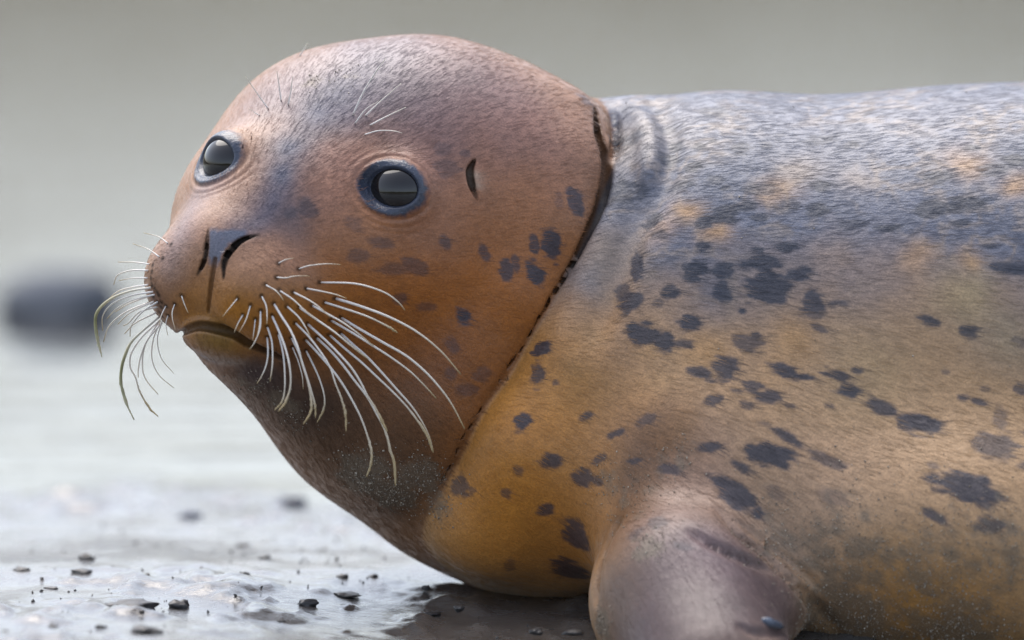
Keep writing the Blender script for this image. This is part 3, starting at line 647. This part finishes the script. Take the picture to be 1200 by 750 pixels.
def whisker(name, thick, kind, pts, side):
    px = spline(pts, 22 if kind == 0 else 44); n = len(px); t = np.linspace(0, 1, n)
    d0 = trace(base, [px[0, 0]], [px[0, 1]])[0]
    if d0 > 600:                                       # root just past the outline: take the skin a little further in
        for s_ in range(1, 14):
            d0 = trace(base, [px[0, 0] + 2.5 * s_], [px[0, 1] + s_])[0]
            if d0 < 600: break
    run = np.concatenate([[0], np.cumsum(np.linalg.norm(np.diff(px, axis=0), axis=1))])
    if side == 'far': d = d0 + .38 * (px[0, 0] - px[:, 0]) + 6 * np.sin(t * 2)
    elif side == 'brow': d = d0 - .25 * run - 2
    else:
        d = d0 - np.minimum(.42 * run, 18 + .12 * run)
        ds = trace(base, px[:, 0], px[:, 1]); d = np.where(t > .06, np.minimum(d, ds - 5 * np.clip(t * 6, 0, 1)), d)
        d = np.minimum.accumulate(np.minimum(d, d0)) * .6 + .4 * d
    d[0] += 4; P_ = at(px[:, 0], px[:, 1], d)
    rad = thick * 1.15 * (1 - .62 * t ** 1.4)
    if kind:
        bead = np.clip((t - .62) / .2, 0, 1) * np.clip((1.02 - t) / .1, 0, 1)
        rad = rad[:, None] * (1 + bead[:, None] * (np.abs(rng.normal(0, .95, (n, 7))) + .15)) * np.ones((1, 7))
        if kind == 2: rad = rad * (1 + (.9 * np.sin(np.clip(t - .15, 0, 1) / .85 * math.pi) ** 2)[:, None])
    v_, f_, rn = tube(P_, rad)
    mesh_obj(name, loc(v_), f_, WHISKA if kind == 2 else WHISK, seal, True, {'run': rn * (.6 if side == 'brow' else .88 if kind == 0 else 1)})
for th_, kd, p_ in NEAR: whisker('whisker', th_, kd, p_, 'near')
for th_, kd, p_ in FAR: whisker('whisker', th_, kd, p_, 'far')
for th_, kd, p_ in BROW: whisker('brow_whisker', th_, kd, p_, 'brow')
# claw on the foreflipper
cp, cn = on_skin([(893, 727), (905, 731), (918, 735)])
v_, f_, rn = tube(spline(cp + cn * .2, 12), np.interp(np.linspace(0, 1, 12), [0, .25, .8, 1], [3, 6.5, 4.5, 1]), 10)
mesh_obj('claw', loc(v_), f_, CLAW, seal)
# ------------------------------------------------------------------ the shore: mud, water, and unseen banks added for their reflections
def mud_height(X, Y):
    P = np.stack([X * 1., Y * 1., 0 * X], 1)
    h = (fbm(P * 3.1, 2, 5) - .5) * .012 + (fbm(P * [14, 9, 1], 3, 8) - .5) * .0075
    r = np.clip(fbm(P * [60, 42, 1], 3, 15) - .48, 0, 1) * .014
    h = h + r * np.clip(fbm(P * [6, 6, 1], 2, 25) * 3 - 1.1, 0, 1)
    shore = .50 + .22 * (fbm(np.stack([X * .8, 0 * X, 0 * X], 1), 2, 44) - .5)
    h = h - np.clip(Y - shore + .25, 0, 50) * .03 - np.clip(Y - 3, 0, 500) * .05
    # the bank falls a little towards the photographer on the right, and the seal presses into it
    h = h - .020 * np.exp(-((X - .12) / .22) ** 2 - ((Y + .12) / .14) ** 2) - .03 * np.clip((X - .02) / .3, 0, 1) * np.clip((.06 - Y) / .25, 0, 1)
    h = h - .006 * np.exp(-((X + .01) / .10) ** 2 - ((Y + .06) / .16) ** 2)
    return h + .004
xs = np.concatenate([-np.geomspace(120, .5, 22), np.arange(-.45, .42, .0028), np.geomspace(.43, 120, 24)])
ys = np.concatenate([-np.geomspace(60, .42, 22), np.arange(-.38, .9, .004), np.geomspace(.92, 120, 26)])
XX, YY = np.meshgrid(xs, ys); sh = XX.shape
ZZ = mud_height(XX.ravel(), YY.ravel())
ii = np.arange(sh[0] * sh[1]).reshape(sh); gf = np.stack([ii[:-1, :-1], ii[:-1, 1:], ii[1:, 1:], ii[1:, :-1]], -1).reshape(-1, 4)
k = Nodes('wet_mud'); vec = k.coords()
big = k.noise(7, 4, .6, vec); sm = k.noise(260, 4, .65, vec); md = k.noise(60, 3, .6, vec)
k.l(k.ramp(big, [(.3, (.055, .050, .046)), (.7, (.105, .098, .092))]), k.b.inputs['Base Color'])
k.l(k.ramp(md, [(.35, .06), (.65, .34)]), k.b.inputs['Roughness'])
k.set(Specular_IOR_Level=.6, Coat_Weight=.35, Coat_Roughness=.12)
k.l(k.bump(k.math('ADD', k.math('MULTIPLY', sm, .8), md), .3, .004), k.b.inputs['Normal'])
mud = mesh_obj('mud_ground', np.stack([XX.ravel(), YY.ravel(), ZZ], 1), gf, k.m); tag(mud, kind='structure')
k = Nodes('river_water'); vec = k.coords((2.2, 7, 1))
wv1 = k.noise(1.6, 3, .5, vec); wv2 = k.noise(7, 3, .55, vec)
k.set(Base_Color=(.042, .040, .036, 1), Roughness=.03, IOR=1.33, Specular_IOR_Level=.5)
k.l(k.bump(k.math('ADD', wv1, k.math('MULTIPLY', wv2, .25)), .07, .03), k.b.inputs['Normal'])
WL = -.008
wx = np.array([-300., 300.]); wy = np.array([.2, 400.])
water = mesh_obj('water', [(-300, .15, WL), (300, .15, WL), (300, 400, WL), (-300, 400, WL)], [[0, 1, 2, 3]], k.m); tag(water, kind='structure')
def bank(name, y0, depth, height, seed, c0, c1):
    x = np.linspace(-140, 140, 240); y = np.linspace(0, depth, 26); X, Y = np.meshgrid(x, y); h = X.shape
    Pn = np.stack([X.ravel() * .16, Y.ravel() * .2, 0 * X.ravel()], 1)
    Z = np.sin(np.clip(Y.ravel() / (depth * .55), 0, 1) * math.pi / 2) * height * (.75 + .5 * fbm(Pn, 4, seed)) - .4
    Z = Z + (fbm(np.stack([X.ravel() * 1.3, Y.ravel() * 1.3, 0 * X.ravel()], 1), 3, seed + 9) - .5) * .9 * np.clip(Y.ravel() / 2, 0, 1)
    i = np.arange(h[0] * h[1]).reshape(h); f_ = np.stack([i[:-1, :-1], i[:-1, 1:], i[1:, 1:], i[1:, :-1]], -1).reshape(-1, 4)
    k = Nodes(name + '_grass'); k.l(k.ramp(k.noise(.9, 5, .6, k.coords()), [(.3, c0), (.7, c1)]), k.b.inputs['Base Color']); k.set(Roughness=.9)
    sy = -1 if y0 < 0 else 1
    if sy < 0: f_ = f_[:, ::-1]
    o = mesh_obj(name, np.stack([X.ravel(), y0 + sy * Y.ravel(), Z], 1), f_, k.m); tag(o, kind='structure'); return o
bank('unseen_far_bank', 34., 14., 3.5, 3, (.06, .054, .032), (.12, .108, .072))  # added out of view so its reflection darkens the upper water
bank('unseen_near_bank', -22., 16., 3.6, 61, (.04, .045, .02), (.08, .08, .045))  # added unseen behind the camera to darken the lower eye reflections
# ------------------------------------------------------------------ clods, pebbles and a lump for the dark reflection out in the water
import bmesh
k = Nodes('wet_clod'); k.l(k.ramp(k.noise(300, 4, .6, k.coords()), [(.3, (.018, .018, .020)), (.7, (.06, .057, .055))]), k.b.inputs['Base Color'])
k.set(Roughness=.45, Specular_IOR_Level=.5); k.l(k.bump(k.noise(500, 3, .6, k.coords()), .5, .001), k.b.inputs['Normal']); CLOD = k.m
k = Nodes('blue_stone'); k.l(k.ramp(k.noise(90, 3, .5, k.coords()), [(.3, (.035, .045, .08)), (.7, (.07, .085, .13))]), k.b.inputs['Base Color']); k.set(Roughness=.35); STONE = k.m
k = Nodes('dull_blob'); k.l(k.ramp(k.noise(30, 3, .5, k.coords()), [(.3, (.10, .11, .13)), (.7, (.16, .17, .19))]), k.b.inputs['Base Color']); k.set(Roughness=.95, Specular_IOR_Level=.1); BLOB = k.m
def lump(name, size, mat, seed, rough=.75):
    bm = bmesh.new(); bmesh.ops.create_icosphere(bm, subdivisions=3, radius=1)
    p = np.array([v.co[:] for v in bm.verts]); r = 1 + (fbm(p * 1.6 + seed * 7.7, 3, seed) - .5) * 2 * rough; p = p * r[:, None] * np.array(size)
    for v, c in zip(bm.verts, p): v.co = c
    me = bpy.data.meshes.new(name); bm.to_mesh(me); bm.free(); me.polygons.foreach_set('use_smooth', np.ones(len(me.polygons), bool)); me.materials.append(mat)
    o = bpy.data.objects.new(name, me); col.objects.link(o); return o
def ground_at(u, v):              # where a sight line through the picture meets the level shore
    d = UPW * (-(v - 375) * S) + FWD * 5 + np.array([(u - 600) * S, 0, 0]); t = -CAM[2] / d[2]; p = CAM + d * t
    for _ in range(4):
        z = mud_height(np.array([p[0]]), np.array([p[1]]))[0]; z = max(z, WL); t = (z - CAM[2]) / d[2]; p = CAM + d * t
    return p
def put(name, u, v, wpx, hpx, mat, seed, label, cat, group=None, deep=1.2):
    p = ground_at(u, v); sc = np.linalg.norm(p - CAM) / 5 * S
    o = lump(name, (wpx * sc / 2, wpx * sc / 2 * deep, hpx * sc / 2), mat, seed); o.location = (p[0], p[1], p[2] + hpx * sc * .1); o.rotation_euler = (0, 0, seed * 1.3)
    tag(o, label, cat, group); return o
put('mud_clod', 152, 712, 52, 16, CLOD, 1, 'long ragged dark mud clod, largest on the wet shore', 'mud clod')
put('mud_clod', 211, 712, 22, 15, CLOD, 2, 'smooth rounded dark clod at the end of the ragged clod', 'mud clod')
put('mud_clod', 170, 740, 30, 11, CLOD, 3, 'low black clod beside the shallow puddle', 'mud clod')
put('mud_clod', 361, 709, 18, 11, CLOD, 4, 'small round dark clod near the edge of the seal\'s reflection', 'mud clod')
put('mud_clod', 405, 697, 34, 5, CLOD, 5, 'flat thin dark mud strip beside the seal\'s reflection', 'mud clod')
put('stone', 340, 592, 30, 20, STONE, 6, 'blue grey stone at the water\'s edge behind the seal\'s throat', 'stone')
put('stone', 222, 606, 26, 13, STONE, 7, 'brownish grey stone at the water\'s edge, next to the blue stone', 'stone')
for i, (u, v, ww, hh) in enumerate([(101, 656, 16, 13), (96, 671, 22, 7), (288, 675, 11, 8), (401, 677, 12, 8), (438, 677, 10, 7), (60, 690, 14, 5), (310, 655, 12, 6), (25, 668, 16, 6), (250, 690, 12, 4), (330, 728, 12, 4), (62, 735, 10, 5), (118, 735, 12, 4), (285, 640, 14, 7)]):
    put('mud_crumb', u, v, ww, hh, CLOD, 20 + i, 'small dark crumb of mud lying on the wet shore', 'mud crumb', 'small crumbs scattered over the wet mud')
for i, (u, v, ww, hh) in enumerate([(505, 720, 22, 5), (538, 714, 13, 7), (500, 690, 9, 7), (628, 741, 16, 8), (672, 742, 20, 7), (696, 712, 12, 6)]):
    put('mud_pat', u, v, ww, hh, CLOD, 50 + i, 'small wet mud pat in the dark reflection under the chest', 'mud pat', 'wet mud pats in front of the chest')
p = ground_at(62, 380); o = lump('blob', (.050, .06, .027), BLOB, 81, .4); o.location = (p[0], p[1] + .1, -.004); tag(o, 'dark rock standing in the water beyond the seal\'s whiskers', 'blob')  # added lump in place of a blurred dark reflection
# fine grit on the mud
n = 900; gx = rng.uniform(-.42, .2, n); gy = rng.uniform(-.36, .5, n); gz = mud_height(gx, gy); rr_ = np.exp(rng.normal(math.log(.0006), .5, n))
cl = fbm(np.stack([gx * 9, gy * 7, 0 * gx], 1), 2, 70); ok = cl > .5
gv, gf2 = octa(np.stack([gx, gy, gz + rr_ * .3], 1)[ok], None, rr_[ok])
tag(mesh_obj('grit', gv, gf2, CLOD, None, False), 'fine dark grit scattered over the wet mud', 'grit', kind='stuff')
